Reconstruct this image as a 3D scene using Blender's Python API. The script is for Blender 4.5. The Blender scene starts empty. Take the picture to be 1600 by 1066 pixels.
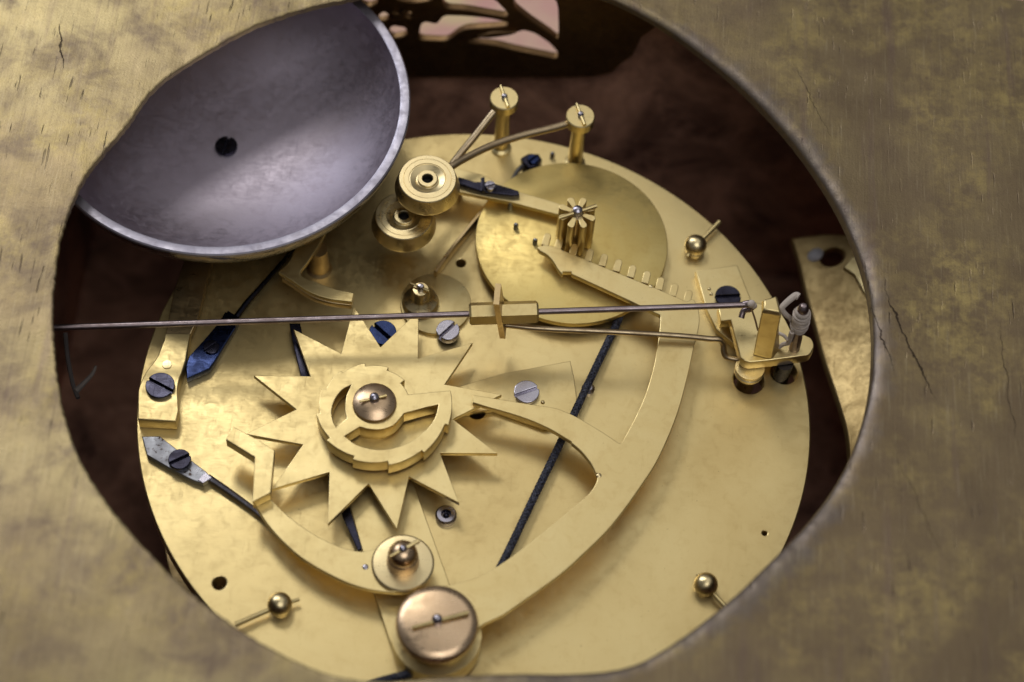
import bpy, math, random
import numpy as np
from mathutils import Vector, Matrix, noise as mnoise

random.seed(7)
S = 0.001                      # everything below is written in millimetres
sc = bpy.context.scene
col = sc.collection

# ------------------------------------------------------------------ camera
CAM_C = np.array([4.51740913, -158.57276804, 282.83582051])
CAM_R = np.array([[0.99605657, -0.08872045, 0.0],
                  [0.07600837, 0.85333911, -0.5157859],
                  [0.04576076, 0.51375193, 0.85671752]])
FPX = 50 / 23.5 * 1600
cam_d = bpy.data.cameras.new('camera')
cam = bpy.data.objects.new('camera', cam_d)
col.objects.link(cam)
cam_d.lens = 50
cam_d.sensor_width = 23.5
cam_d.clip_start = 0.01
cam_d.clip_end = 50
cam.matrix_world = Matrix.Translation(Vector(CAM_C * S)) @ Matrix(CAM_R.tolist()).to_4x4()
cam_d.dof.use_dof = True
cam_d.dof.focus_distance = 0.322
cam_d.dof.aperture_fstop = 8.0
sc.camera = cam

# ------------------------------------------------------------------ light
w = bpy.data.worlds.new('World')
sc.world = w
w.use_nodes = True
w.node_tree.nodes['Background'].inputs[0].default_value = (0.96, 0.94, 0.94, 1)
w.node_tree.nodes['Background'].inputs[1].default_value = 0.13


def area(name, loc, target, size, power, colour):
    l = bpy.data.lights.new(name, 'AREA')
    l.shape = 'DISK'
    l.size = size
    l.energy = power
    l.color = colour
    o = bpy.data.objects.new(name, l)
    col.objects.link(o)
    o.location = Vector(loc)
    d = Vector(target) - Vector(loc)
    o.rotation_euler = d.to_track_quat('-Z', 'Y').to_euler()
    return o


area('key_lamp', (-0.25, 0.56, 0.82), (0, 0, 0), 0.25, 1.4, (1.0, 0.97, 0.91))
area('cavity_fill', (0.25, -0.50, 1.35), (0, 0, 0), 1.0, 5.2, (1.0, 0.99, 0.98))  # added soft fill from behind the camera, brightens the inside of the case
area('window_lamp', (-0.85, 0.85, 0.85), (0, 0, 0), 0.7, 6.5, (0.90, 0.93, 1.0))
area('sheen_fill', (0.35, 0.62, 1.4), (0, 0, 0), 1.1, 1.9, (1.0, 0.98, 0.94))  # broad fill added overhead to lift the sheen at the plate's lower right
sc.view_settings.view_transform = 'Standard'
sc.view_settings.look = 'None'
sc.view_settings.exposure = -0.06
sc.view_settings.gamma = 1.0
sc.cycles.use_denoising = True
sc.cycles.sample_clamp_indirect = 4.0
sc.cycles.blur_glossy = 0.5
sc.view_settings.use_curve_mapping = False


# ------------------------------------------------------------------ helpers
def at(p, z):
    """point of the place seen at photo pixel p, on the level z (mm) above the plate"""
    v = CAM_R @ np.array([(p[0] - 800) / FPX, -(p[1] - 533) / FPX, -1.0])
    t = (z - CAM_C[2]) / v[2]
    q = CAM_C + v * t
    return (float(q[0]), float(q[1]))


def at3(p, z):
    q = at(p, z)
    return (q[0], q[1], z)


def aty(p, y):
    v = CAM_R @ np.array([(p[0] - 800) / FPX, -(p[1] - 533) / FPX, -1.0])
    q = CAM_C + v * ((y - CAM_C[1]) / v[1])
    return (float(q[0]), float(q[2]))


def ats(ps, z):
    return [at(p, z) for p in ps]


def smooth(pts, n=6):
    """open Catmull-Rom chain through pts (any dimension)"""
    P = [np.array(p, float) for p in pts]
    P = [2 * P[0] - P[1]] + P + [2 * P[-1] - P[-2]]
    out = []
    for i in range(1, len(P) - 2):
        a, b, c, d = P[i - 1:i + 3]
        for k in range(n):
            t = k / n
            out.append(tuple(0.5 * (2 * b + (c - a) * t + (2 * a - 5 * b + 4 * c - d) * t * t + (3 * b - a - 3 * c + d) * t ** 3)))
    out.append(tuple(P[-2]))
    return out


def wpos(o):
    p = Vector((0, 0, 0))
    while o is not None:
        p = p + o.location
        o = o.parent
    return p


def thing(name, label, cat, loc, group=None):
    o = bpy.data.objects.new(name, None)
    col.objects.link(o)
    o.empty_display_size = 0.004
    o.location = Vector(loc) * S
    o['label'] = label
    o['category'] = cat
    if group:
        o['group'] = group
    return o


def tag(o, label, cat, group=None):
    o['label'] = label
    o['category'] = cat
    if group:
        o['group'] = group
    return o


def obj(name, data, mat, parent=None, origin=None, smooth_angle=32, kind=None):
    verts, faces = data
    org = wpos(parent) / S if parent is not None else Vector(origin if origin is not None else (0, 0, 0))
    V = [((v[0] - org[0]) * S, (v[1] - org[1]) * S, (v[2] - org[2]) * S) for v in verts]
    me = bpy.data.meshes.new(name)
    me.from_pydata(V, [], faces)
    me.validate()
    me.update()
    me.polygons.foreach_set('use_smooth', [True] * len(me.polygons))
    me.set_sharp_from_angle(angle=math.radians(smooth_angle))
    me.materials.append(mat)
    o = bpy.data.objects.new(name, me)
    col.objects.link(o)
    if parent is not None:
        o.parent = parent
    elif origin is not None:
        o.location = Vector(origin) * S
    if kind:
        o['kind'] = kind
    return o


def join(*datas):
    V, F = [], []
    for v, f in datas:
        n = len(V)
        V += list(v)
        F += [tuple(i + n for i in q) for q in f]
    return V, F


def xf(data, fn):
    return [fn(v) for v in data[0]], data[1]


def prism(loops, z0, z1, bevel=0.12):
    """solid plate with the outline loops[0], the rest holes (or more outlines), edges bevelled"""
    cu = bpy.data.curves.new('tmp', 'CURVE')
    cu.dimensions = '2D'
    cu.fill_mode = 'BOTH'
    h = (z1 - z0) / 2
    bevel = min(bevel, h * 0.8)
    cu.extrude = h - bevel
    cu.bevel_depth = bevel
    cu.bevel_resolution = 1
    cu.offset = -bevel
    for L in loops:
        sp = cu.splines.new('POLY')
        sp.points.add(len(L) - 1)
        for i, p in enumerate(L):
            sp.points[i].co = (p[0], p[1], 0, 1)
        sp.use_cyclic_u = True
    o = bpy.data.objects.new('tmp', cu)
    col.objects.link(o)
    dg = bpy.context.evaluated_depsgraph_get()
    me = bpy.data.meshes.new_from_object(o.evaluated_get(dg))
    zc = (z0 + z1) / 2
    V = [(v.co.x, v.co.y, v.co.z + zc) for v in me.vertices]
    F = [tuple(p.vertices) for p in me.polygons]
    bpy.data.objects.remove(o)
    bpy.data.curves.remove(cu)
    bpy.data.meshes.remove(me)
    return V, F


def lathe(profile, c=(0, 0), n=48, axis=None, base=None):
    """profile of (r, z); turned about the vertical through c, or about axis from the point base"""
    V, F, rings = [], [], []
    for r, z in profile:
        if r < 1e-6:
            rings.append([len(V)])
            V.append((0, 0, z))
        else:
            rings.append(list(range(len(V), len(V) + n)))
            V += [(r * math.cos(2 * math.pi * k / n), r * math.sin(2 * math.pi * k / n), z) for k in range(n)]
    for A, B in zip(rings, rings[1:]):
        for k in range(n):
            j = (k + 1) % n
            if len(A) == 1 and len(B) == 1:
                continue
            if len(A) == 1:
                F.append((A[0], B[j], B[k]))
            elif len(B) == 1:
                F.append((A[k], A[j], B[0]))
            else:
                F.append((A[k], A[j], B[j], B[k]))
    if axis is not None:
        q = Vector((0, 0, 1)).rotation_difference(Vector(axis).normalized())
        b = Vector(base)
        V = [tuple(q @ Vector(v) + b) for v in V]
    else:
        V = [(v[0] + c[0], v[1] + c[1], v[2]) for v in V]
    return V, F


def tube(path, r, n=12, r_end=None, flat=1.0):
    P = [Vector(p) for p in path]
    T = []
    for i in range(len(P)):
        T.append((P[min(i + 1, len(P) - 1)] - P[max(i - 1, 0)]).normalized())
    u = T[0].orthogonal().normalized()
    V, F = [], []
    for i, p in enumerate(P):
        if i:
            u = (T[i - 1].rotation_difference(T[i]) @ u)
            u = (u - T[i] * u.dot(T[i])).normalized()
        b = T[i].cross(u)
        rr = r if r_end is None else r + (r_end - r) * i / (len(P) - 1)
        V += [tuple(p + u * rr * math.cos(2 * math.pi * k / n) + b * rr * flat * math.sin(2 * math.pi * k / n)) for k in range(n)]
    for i in range(len(P) - 1):
        for k in range(n):
            j = (k + 1) % n
            F.append((i * n + k, i * n + j, i * n + n + j, i * n + n + k))
    F.append(tuple(range(n - 1, -1, -1)))
    m = (len(P) - 1) * n
    F.append(tuple(range(m, m + n)))
    return V, F


def ball(c, r, n=24, squash=1.0):
    m = n // 2
    return lathe([(r * math.sin(math.pi * k / m) if 0 < k < m else 0, c[2] - squash * r * math.cos(math.pi * k / m)) for k in range(m + 1)], c, n)


def circle(c, r, n=64, ph=0):
    return [(c[0] + r * math.cos(ph + 2 * math.pi * k / n), c[1] + r * math.sin(ph + 2 * math.pi * k / n)) for k in range(n)]


def disc(c, r, z0, z1, bevel=0.15, n=64):
    b = bevel
    return lathe([(0, z0), (r - b, z0), (r, z0 + b), (r, z1 - b), (r - 0.3 * b, z1 - 0.3 * b), (r - b, z1), (0, z1)], c, n)


def slotted(c, r, z0, z1, ang, dome=0.0, slot=0.12, n=20):
    """screw head with a real slot cut across it"""
    out = []
    sw = r * slot
    for s in (1, -1):
        a0 = math.asin(sw / r)
        pts = [(r * math.cos(a0 + (math.pi - 2 * a0) * k / n), r * math.sin(a0 + (math.pi - 2 * a0) * k / n)) for k in range(n + 1)]
        if s < 0:
            pts = [(-x, -y) for x, y in pts]
        out.append(pts)
    zs = z1 - (z1 - z0) * 0.85
    d = join(prism(out, z0, z1, 0.1), lathe([(0, z0), (r * .97, z0), (r * .97, zs), (0, zs)], (0, 0), 32))
    ca, sa = math.cos(ang), math.sin(ang)

    def fn(v):
        rr = (v[0] ** 2 + v[1] ** 2) / r / r
        z = v[2] - dome * rr if v[2] > zs + 1e-4 else v[2]
        return (c[0] + v[0] * ca - v[1] * sa, c[1] + v[0] * sa + v[1] * ca, z)
    return xf(d, fn)


def pixang(p, q, z):
    a, b = at(p, z), at(q, z)
    return math.atan2(b[1] - a[1], b[0] - a[0])


# ------------------------------------------------------------------ materials
class NT:
    def __init__(s, name):
        s.m = bpy.data.materials.new(name)
        s.m.use_nodes = True
        s.t = s.m.node_tree
        s.b = s.t.nodes['Principled BSDF']
        tc = s.t.nodes.new('ShaderNodeTexCoord')
        geo = s.t.nodes.new('ShaderNodeNewGeometry')
        mp = s.t.nodes.new('ShaderNodeMapping')
        mp.inputs['Scale'].default_value = (1000, 1000, 1000)
        s.t.links.new(geo.outputs['Position'], mp.inputs[0])
        s.mm = mp.outputs[0]

    def node(s, kind, **kw):
        n = s.t.nodes.new(kind)
        for k, v in kw.items():
            setattr(n, k, v)
        return n

    def link(s, a, b):
        s.t.links.new(a, b)

    def noise(s, scale, detail=4, rough=0.55, stretch=None, rot=None, dist=0.0, vec=None):
        n = s.node('ShaderNodeTexNoise')
        n.inputs['Scale'].default_value = scale
        n.inputs['Detail'].default_value = detail
        n.inputs['Roughness'].default_value = rough
        n.inputs['Distortion'].default_value = dist
        v = vec or s.mm
        if stretch:
            m = s.node('ShaderNodeMapping')
            m.inputs['Scale'].default_value = stretch
            if rot:
                m.inputs['Rotation'].default_value = rot
            s.link(v, m.inputs[0])
            v = m.outputs[0]
        s.link(v, n.inputs['Vector'])
        return n.outputs['Fac']

    def ramp(s, fac, stops):
        r = s.node('ShaderNodeValToRGB')
        e = r.color_ramp.elements
        while len(e) < len(stops):
            e.new(0.5)
        for i, (p, c) in enumerate(stops):
            e[i].position = p
            e[i].color = c if len(c) == 4 else (*c, 1)
        s.link(fac, r.inputs[0])
        return r.outputs[0]

    def rng(s, fac, a, b, c, d):
        r = s.node('ShaderNodeMapRange')
        for i, v in enumerate((a, b, c, d)):
            r.inputs[i + 1].default_value = v
        s.link(fac, r.inputs[0])
        return r.outputs[0]

    def mix(s, fac, a, b, mode='MIX'):
        m = s.node('ShaderNodeMix', data_type='RGBA', blend_type=mode)
        for k, v in ((0, fac), (6, a), (7, b)):
            if hasattr(v, 'links'):
                s.link(v, m.inputs[k])
            elif k == 0:
                m.inputs[k].default_value = v
            else:
                m.inputs[k].default_value = (*v, 1)
        return m.outputs[2]

    def math(s, op, a, b=0.5):
        m = s.node('ShaderNodeMath', operation=op)
        for k, v in ((0, a), (1, b)):
            if hasattr(v, 'links'):
                s.link(v, m.inputs[k])
            else:
                m.inputs[k].default_value = v
        return m.outputs[0]

    def bump(s, h, strength=0.3, dist=0.05, prev=None):
        b = s.node('ShaderNodeBump')
        b.inputs['Strength'].default_value = strength
        b.inputs['Distance'].default_value = dist * S
        s.link(h, b.inputs['Height'])
        if prev is not None:
            s.link(prev, b.inputs['Normal'])
        return b.outputs[0]

    def set(s, **kw):
        for k, v in kw.items():
            i = s.b.inputs[k.replace('_', ' ')]
            if hasattr(v, 'links'):
                s.link(v, i)
            else:
                i.default_value = (*v, 1) if isinstance(v, tuple) and len(v) == 3 else v
        return s.m


def metal(name, c1, c2, rough, rvar=0.12, spot=None, blotch=0.12, grain=(0.6, 9, 3), gstr=0.10, spot_amount=0.0, rot=0.4, spot_thr=0.66, worn=1.0):
    n = NT(name)
    a = n.noise(blotch, 5, 0.6, dist=0.6)
    colr = n.mix(n.rng(a, 0.32, 0.68, 0, 1), c1, c2)
    if spot:
        sp = n.noise(2.2, 3, 0.6)
        sp2 = n.noise(0.35, 3, 0.6)
        f = n.math('MULTIPLY', n.rng(sp, spot_thr, spot_thr + .08, 0, 1), n.rng(sp2, 0.48, 0.7, 0, spot_amount))
        colr = n.mix(f, colr, spot)
    g = n.noise(grain[2], 3, 0.6, stretch=(grain[0] * .3, grain[1] * .3, 1), rot=(0, 0, rot))
    fine = n.noise(7, 2, 0.6)
    r = n.math('ADD', n.rng(a, 0.3, 0.7, rough - rvar / 2, rough + rvar / 2), n.rng(g, 0.3, 0.7, -0.05, 0.05))
    tan = n.noise(0.55, 4, 0.65, dist=.8)
    colr = n.mix(n.rng(tan, .52, .74, 0, .26 * worn), colr, tuple(x * k for x, k in zip(c2, (.80, .70, .58))))
    mott = n.noise(4.5, 3, .7)
    colr = n.mix(n.rng(mott, .4, .75, 0, .10 * worn), colr, tuple(x * .72 for x in c2))
    sc1 = n.noise(1.0, 1, .5, stretch=(5.0, .16, 1), rot=(0, 0, rot + .9))
    sc2 = n.noise(1.0, 1, .5, stretch=(6.0, .22, 1), rot=(0, 0, rot - .5))
    scr = n.math('MAXIMUM', n.rng(sc1, .70, .74, 0, 1), n.rng(sc2, .71, .75, 0, 1))
    r = n.math('ADD', r, n.math('ADD', n.rng(tan, .4, .7, -.03, .08), n.math('MULTIPLY', scr, .12)))
    bp = n.bump(n.math('SUBTRACT', g, n.math('MULTIPLY', scr, .5 * worn)), gstr, 0.02)
    bp = n.bump(fine, gstr * 0.7, 0.02, bp)
    return n.set(Base_Color=colr, Metallic=1.0, Roughness=r, Normal=bp)


BRASS = metal('brass', (0.735, 0.595, 0.295), (0.68, 0.53, 0.245), 0.38, spot=(0.36, 0.24, 0.10), spot_amount=0.5)
PLATE = metal('plate_brass', (0.73, 0.585, 0.285), (0.655, 0.50, 0.225), 0.40, 0.14, spot=(0.30, 0.19, 0.08), spot_amount=1.2, blotch=0.04, gstr=.16, worn=.6)
DISCM = metal('yellow_brass', (0.74, 0.58, 0.23), (0.68, 0.51, 0.18), 0.45, 0.10, spot=(0.36, 0.24, 0.08), spot_amount=0.5, blotch=0.1)
DARKBRASS = metal('aged_brass', (0.62, 0.47, 0.25), (0.46, 0.33, 0.16), 0.36, 0.15, gstr=.06, spot=(0.22, 0.13, 0.06), spot_amount=0.8, blotch=0.2)
TURNED = metal('turned_brass', (0.76, 0.63, 0.36), (0.69, 0.55, 0.30), 0.32, 0.05, gstr=.004, worn=.3)
ROSE = metal('rose_bronze', (0.70, 0.51, 0.33), (0.60, 0.43, 0.27), 0.30, 0.10, blotch=0.3)
STEEL = metal('grey_steel', (0.27, 0.28, 0.31), (0.20, 0.20, 0.22), 0.36, 0.15, spot=(0.05, 0.035, 0.03), spot_amount=2.5, blotch=0.3, spot_thr=.54)
ROD = metal('brown_steel', (0.36, 0.30, 0.31), (0.26, 0.20, 0.20), 0.36, 0.12, blotch=0.4)
BRIGHT = metal('bright_steel', (0.46, 0.44, 0.50), (0.36, 0.34, 0.40), 0.24, 0.1, blotch=0.5)
BLUE = metal('blued_steel', (0.035, 0.052, 0.14), (0.022, 0.03, 0.075), 0.24, 0.1, blotch=0.35)
DARKBLUE = metal('dark_blued_steel', (0.05, 0.05, 0.075), (0.028, 0.026, 0.038), 0.24, 0.08, blotch=0.4)
BELLM = metal('bell_metal', (0.62, 0.56, 0.66), (0.50, 0.44, 0.52), 0.52, 0.10, spot=(0.22, 0.18, 0.20), spot_amount=0.6, blotch=0.05, grain=(1.2, 5, 2), gstr=0.06, worn=.35)
BELLOUT = metal('bell_outside', (0.20, 0.16, 0.13), (0.12, 0.10, 0.09), 0.22, 0.08, blotch=.1)
BELLRIM = metal('bell_rim', (0.42, 0.40, 0.46), (0.33, 0.31, 0.37), 0.46, 0.1, blotch=0.3)


def plain(name, c, rough=0.6, metallic=0.0, var=0.3, scale=0.4, bump=0.2, bscale=4):
    n = NT(name)
    a = n.noise(scale, 5, 0.6)
    c2 = tuple(x * (1 - var) for x in c)
    return n.set(Base_Color=n.mix(n.rng(a, .3, .7, 0, 1), c, c2), Metallic=metallic, Roughness=rough, Normal=n.bump(n.noise(bscale, 3), bump, 0.1))


THREAD = plain('cotton_thread', (0.66, 0.57, 0.50), 0.9, bump=0.9, bscale=7)
HOLE = plain('hole_dark', (0.012, 0.009, 0.007), 0.7)


def cord_mat():
    n = NT('braided_cord')
    wv = n.noise(3.2, 2, 0.5)
    return n.set(Base_Color=n.mix(n.rng(wv, .4, .62, 0, 1), (0.008, 0.008, 0.014), (0.05, 0.055, 0.09)), Roughness=0.5,
                 Normal=n.bump(wv, 0.9, 0.2))


CORD = cord_mat()


def case_mat():
    n = NT('case_inside')
    a = n.noise(0.06, 6, 0.7, dist=.6)
    b = n.noise(0.13, 5, 0.7, dist=.4)
    c = n.mix(n.rng(a, .35, .65, 0, 1), (0.13, 0.060, 0.042), (0.62, 0.33, 0.22))
    c = n.mix(n.rng(b, .5, .72, 0, .7), c, (0.74, 0.40, 0.28))
    return n.set(Base_Color=c, Roughness=0.62, Normal=n.bump(b, .5, .8))


CASE = case_mat()


def panel_mat():
    n = NT('worn_gilt_panel')
    big = n.noise(0.028, 5, 0.6, dist=0.5)
    mid = n.noise(0.11, 6, 0.65, dist=0.4)
    fine = n.noise(0.33, 7, 0.72)
    speck = n.noise(3.0, 3, 0.7)
    c = n.mix(n.rng(big, .36, .64, 0, 1), (0.42, 0.335, 0.17), (0.28, 0.21, 0.115))
    c = n.mix(n.rng(mid, .47, .66, 0, .85), c, (0.18, 0.13, 0.095))          # brown-violet stains
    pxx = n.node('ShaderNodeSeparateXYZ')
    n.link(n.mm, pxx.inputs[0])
    c = n.mix(n.math('MULTIPLY', n.rng(pxx.outputs[0], -35, 50, 0, .92), n.rng(n.noise(.04, 5, .6), .3, .6, .6, 1)), c, (0.165, 0.118, 0.068))   # browner towards the right
    gold = n.math('MULTIPLY', n.rng(fine, .42, .66, 0, .9), n.rng(n.noise(0.05, 4, .6, stretch=(1, 1, 1), dist=.3), .44, .62, 0, .8))
    c = n.mix(gold, c, (0.44, 0.34, 0.13))                                   # flecks of gold left
    c = n.mix(n.rng(speck, .55, .78, 0, .35), c, (0.12, 0.085, 0.05))
    # bare violet-grey wood where the edge of the opening is worn, on its right
    px_ = n.node('ShaderNodeSeparateXYZ')
    n.link(n.mm, px_.inputs[0])
    ddx, ddy = n.math('SUBTRACT', px_.outputs[0], PC[0]), n.math('SUBTRACT', px_.outputs[1], PC[1])
    rr_ = n.math('SQRT', n.math('ADD', n.math('MULTIPLY', ddx, ddx), n.math('MULTIPLY', ddy, ddy)))
    rr_ = n.math('ADD', rr_, n.rng(n.noise(.22, 5, .65), .3, .7, -1.6, 1.6))
    wear = n.math('MULTIPLY', n.rng(rr_, 59.0, 61.6, .6, 0), n.rng(ddx, -6, 14, 0, 1))
    c = n.mix(wear, c, (0.15, 0.13, 0.13))
    # fine upright pores of the grain, and long faint streaks
    pore = n.noise(1.0, 2, 0.5, stretch=(2.2, 0.16, 1.0), rot=(0, 0, -0.08))
    zone = n.noise(0.045, 2, .5)
    pf = n.math('MULTIPLY', n.rng(pore, .67, .73, 0, 1), n.rng(zone, .42, .6, .15, 1))
    streak = n.noise(1.0, 4, 0.6, stretch=(0.42, 0.022, 1.0), rot=(0, 0, 0.22))
    sf = n.rng(streak, .58, .72, 0, .42)
    c = n.mix(sf, c, (0.17, 0.115, 0.10))
    c = n.mix(n.math('MULTIPLY', pf, .7), c, (0.055, 0.035, 0.025))
    lines = n.noise(1.0, 4, .65, stretch=(3.2, .14, 1.0), rot=(0, 0, .12))
    c = n.mix(n.rng(lines, .5, .7, 0, .26), c, (0.13, 0.092, 0.062))
    c = n.mix(n.rng(lines, .30, .42, .2, 0), c, (0.50, 0.43, 0.28))
    # long cracks of the wood (own lines, in place coordinates)
    wob = n.noise(0.35, 3, .6)
    xyz = n.node('ShaderNodeSeparateXYZ')
    n.link(n.mm, xyz.inputs[0])
    crack = None
    for p, q, wd in CRACKS:
        a, b = at(p, 20), at(q, 20)
        L = math.hypot(b[0] - a[0], b[1] - a[1])
        ux, uy = (b[0] - a[0]) / L, (b[1] - a[1]) / L
        dx = n.math('SUBTRACT', xyz.outputs[0], a[0])
        dy = n.math('SUBTRACT', xyz.outputs[1], a[1])
        s_ = n.math('ADD', n.math('MULTIPLY', dx, ux), n.math('MULTIPLY', dy, uy))
        t_ = n.math('ADD', n.math('MULTIPLY', dx, -uy), n.math('MULTIPLY', dy, ux))
        t_ = n.math('ADD', t_, n.rng(wob, 0, 1, -.9, .9))
        u = n.rng(s_, 0, L, -1, 1)
        env = n.math('SUBTRACT', 1.0, n.math('MULTIPLY', u, u))
        env = n.math('MAXIMUM', n.math('MULTIPLY', env, n.math('LESS_THAN', n.math('ABSOLUTE', n.math('SUBTRACT', s_, L / 2)), L / 2)), 0.0)
        wdt = n.math('ADD', n.math('MULTIPLY', env, wd), 1e-4)
        f = n.math('SUBTRACT', 1.0, n.math('DIVIDE', n.math('ABSOLUTE', t_), wdt))
        f = n.math('MAXIMUM', f, 0.0)
        crack = f if crack is None else n.math('MAXIMUM', crack, f)
    cf = n.rng(crack, 0, .5, 0, .9)
    c = n.mix(cf, c, (0.03, 0.018, 0.012))
    h = n.math('SUBTRACT', n.math('ADD', n.math('MULTIPLY', fine, .35), n.math('SUBTRACT', n.math('MULTIPLY', speck, .25), n.math('MULTIPLY', lines, .15))), n.math('ADD', n.math('MULTIPLY', pf, .6), n.math('MULTIPLY', cf, 1.5)))
    bp = n.bump(h, .55, .25)
    return n.set(Base_Color=c, Metallic=0.75, Roughness=n.rng(mid, .3, .7, .33, .50), Normal=bp)


PC = (-2.9, 5.4)
CRACKS = [((1378, 445), (1462, 625), 0.15), ((1352, 452), (1402, 590), 0.08), ((1235, 90), (1300, 215), 0.05), ((1395, 700), (1480, 880), 0.04),
          ((93, 30), (98, 112), 0.13), ((1560, 500), (1590, 700), 0.06)]


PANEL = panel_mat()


def table_mat():
    n = NT('table_cloth')
    a = n.noise(0.03, 4, .6)
    c = n.ramp(a, [(.38, (0.66, 0.36, 0.30)), (.48, (0.72, 0.50, 0.38)), (.56, (0.66, 0.36, 0.33)), (.64, (0.72, 0.56, 0.33))])
    return n.set(Base_Color=c, Roughness=0.8, Normal=n.bump(n.noise(2.0, 3), .3, .2))


TABLE = table_mat()

# ------------------------------------------------------------------ the setting: table, case
TZ = -62.0


def sheet(x0, y0, x1, y1, z):
    return [(x0, y0, z), (x1, y0, z), (x1, y1, z), (x0, y1, z)], [(0, 1, 2, 3)]


o = obj('table', sheet(-1500, -1500, 1500, 1500, TZ), TABLE)
o['kind'] = 'structure'


def box(x0, x1, y0, y1, z0, z1, b=0.3):
    return prism([[(x0, y0), (x1, y0), (x1, y1), (x0, y1)]], z0, z1, b)


# panel with the round opening, hand cut: outline read at 18 places
PZ = 20.0
PC = (-2.9, 5.4)
edge_px = [(1360, 525), (1352, 640), (1312, 748), (1258, 822), (1200, 880), (1130, 948), (1055, 1005), (985, 1046), (900, 1053), (800, 1052), (700, 1056), (600, 1066), (535, 1061),
           (480, 1042), (370, 980), (310, 936), (260, 890), (215, 843), (178, 800), (138, 742), (110, 680), (92, 600), (85, 520), (88, 430), (98, 370), (120, 310), (140, 272), (162, 245), (192, 215), (213, 185),
           (232, 152), (262, 125), (300, 103), (350, 72), (400, 46), (450, 28), (510, 12), (560, 3), (650, -22), (760, -32), (860, -22), (950, 4), (1030, 46), (1100, 98), (1180, 170), (1250, 250), (1295, 318), (1325, 376), (1350, 450)]
def lip(c, s_):
    """worn edge of the opening: width, drop, wall height; broad on the right, thin on the left"""
    k = max(0.0, math.cos(math.atan2(s_, c) + 0.05)) ** 0.8
    return 0.35 + 2.1 * k + 0.4 * max(0, -s_), 0.2 + 0.9 * k, 2.6 * (.22 + .4 * max(0, c))


polar = []
for p in edge_px:
    q = at(p, PZ)
    for _ in range(3):
        L = math.hypot(q[0] - PC[0], q[1] - PC[1])
        c, s_ = (q[0] - PC[0]) / L, (q[1] - PC[1]) / L
        _w, dp, wall = lip(c, s_)
        seen = c * (q[0] - CAM_C[0]) + s_ * (q[1] - CAM_C[1]) > 0
        q = at(p, PZ - dp - (wall if seen else 0))
    polar.append((math.atan2(q[1] - PC[1], q[0] - PC[0]) % (2 * math.pi), math.hypot(q[0] - PC[0], q[1] - PC[1])))
polar.sort()
pa = np.array([a for a, r in polar])
pr = np.array([r for a, r in polar])
pa3 = np.concatenate([pa - 2 * math.pi, pa, pa + 2 * math.pi])
pr3 = np.concatenate([pr] * 3)


def rim_r(th):
    th = th % (2 * math.pi)
    ks = np.array([-0.05, -0.025, 0, 0.025, 0.05])
    r = float(np.mean(np.interp(th + ks, pa3, pr3)))
    left = max(0.0, -math.cos(th)) ** 0.5
    j = mnoise.noise(Vector((th * 90, 0.3, 0))) * 0.10 + mnoise.noise(Vector((th * 260, 7.3, 0))) * 0.10
    return r + j * (0.35 + 1.2 * left)


def outer_r(th):
    cx, cy = math.cos(th), math.sin(th)
    hx = 112 if cx > 0 else 112
    hy = 65.5 if cy > 0 else 92
    e = 9.0
    return (abs(cx / hx) ** e + abs(cy / hy) ** e) ** (-1 / e)


def make_panel():
    NT_, NR = 720, 46
    V, F = [], []
    for i in range(NT_):
        th = 2 * math.pi * i / NT_
        r0, r1 = rim_r(th), max(outer_r(th), rim_r(th) + 4)
        c, s_ = math.cos(th), math.sin(th)
        wr, dp, wall = lip(c, s_)
        wr *= 1 + .35 * mnoise.noise(Vector((th * 14, 3.1, 0))) + .2 * mnoise.noise(Vector((th * 50, 8.1, 0)))
        # inner wall, from below up
        for zz in (-1.0, -.5):
            V.append((PC[0] + c * r0, PC[1] + s_ * r0, PZ - dp + zz * wall))
        for k in range(NR):
            t = k / (NR - 1)
            d = (r1 - r0) * t ** 1.9
            r = r0 + d
            x, y = PC[0] + c * r, PC[1] + s_ * r
            u = min(1.0, d / wr)
            drop = dp * (1 - math.sqrt(max(0, 1 - (1 - u) ** 2)))
            z = PZ - drop
            z += (0.09 * mnoise.noise(Vector((x * .5, y * .25, 2.2))) + .025 * mnoise.noise(Vector((x * 2.2, y * 1.1, 6.2)))) * max(0, 1 - d / 6)
            z += 0.55 * mnoise.noise(Vector((x * 0.035, y * 0.03, 1.7))) + 0.10 * mnoise.noise(Vector((x * 0.16, y * 0.12, 5.1)))
            V.append((x, y, z))
        V.append((PC[0] + c * r1, PC[1] + s_ * r1, PZ - 3.0))
    M = NR + 3
    for i in range(NT_):
        j = (i + 1) % NT_
        for k in range(M - 1):
            F.append((i * M + k, i * M + k + 1, j * M + k + 1, j * M + k))
        F.append((i * M + M - 1, i * M, j * M, j * M + M - 1))   # underside
    return V, F


case = thing('clock_case', 'worn gold-brown clock case panel with a rough round opening around the movement', 'clock case', (0, 0, TZ))
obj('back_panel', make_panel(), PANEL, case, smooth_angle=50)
# inside of the case: walls and floor round the movement
Y1 = 68.0
obj('wall', box(-79, -75, -74, Y1 - 1.6, TZ + .5, 16.4), CASE, case)
obj('wall', box(79, 83, -74, Y1 - 1.6, TZ + .5, 16.4), CASE, case)
obj('wall', box(-79, 83, -78.2, -74.2, TZ + .5, 16.4), CASE, case)
obj('floor', box(-75.2, 79.2, -74.4, Y1 - 1.5, TZ + .6, TZ + 3), CASE, case)


# far wall with the pierced fretwork
FR = metal('dark_bronze', (0.32, 0.20, 0.09), (0.17, 0.10, 0.05), 0.5, 0.1, blotch=.1)
STRAPM = metal('strap_brass', (0.54, 0.40, 0.18), (0.40, 0.28, 0.12), 0.5, 0.12, spot=(0.25, 0.16, 0.08), spot_amount=1.2, blotch=.12, gstr=.015, worn=.8)


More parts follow.
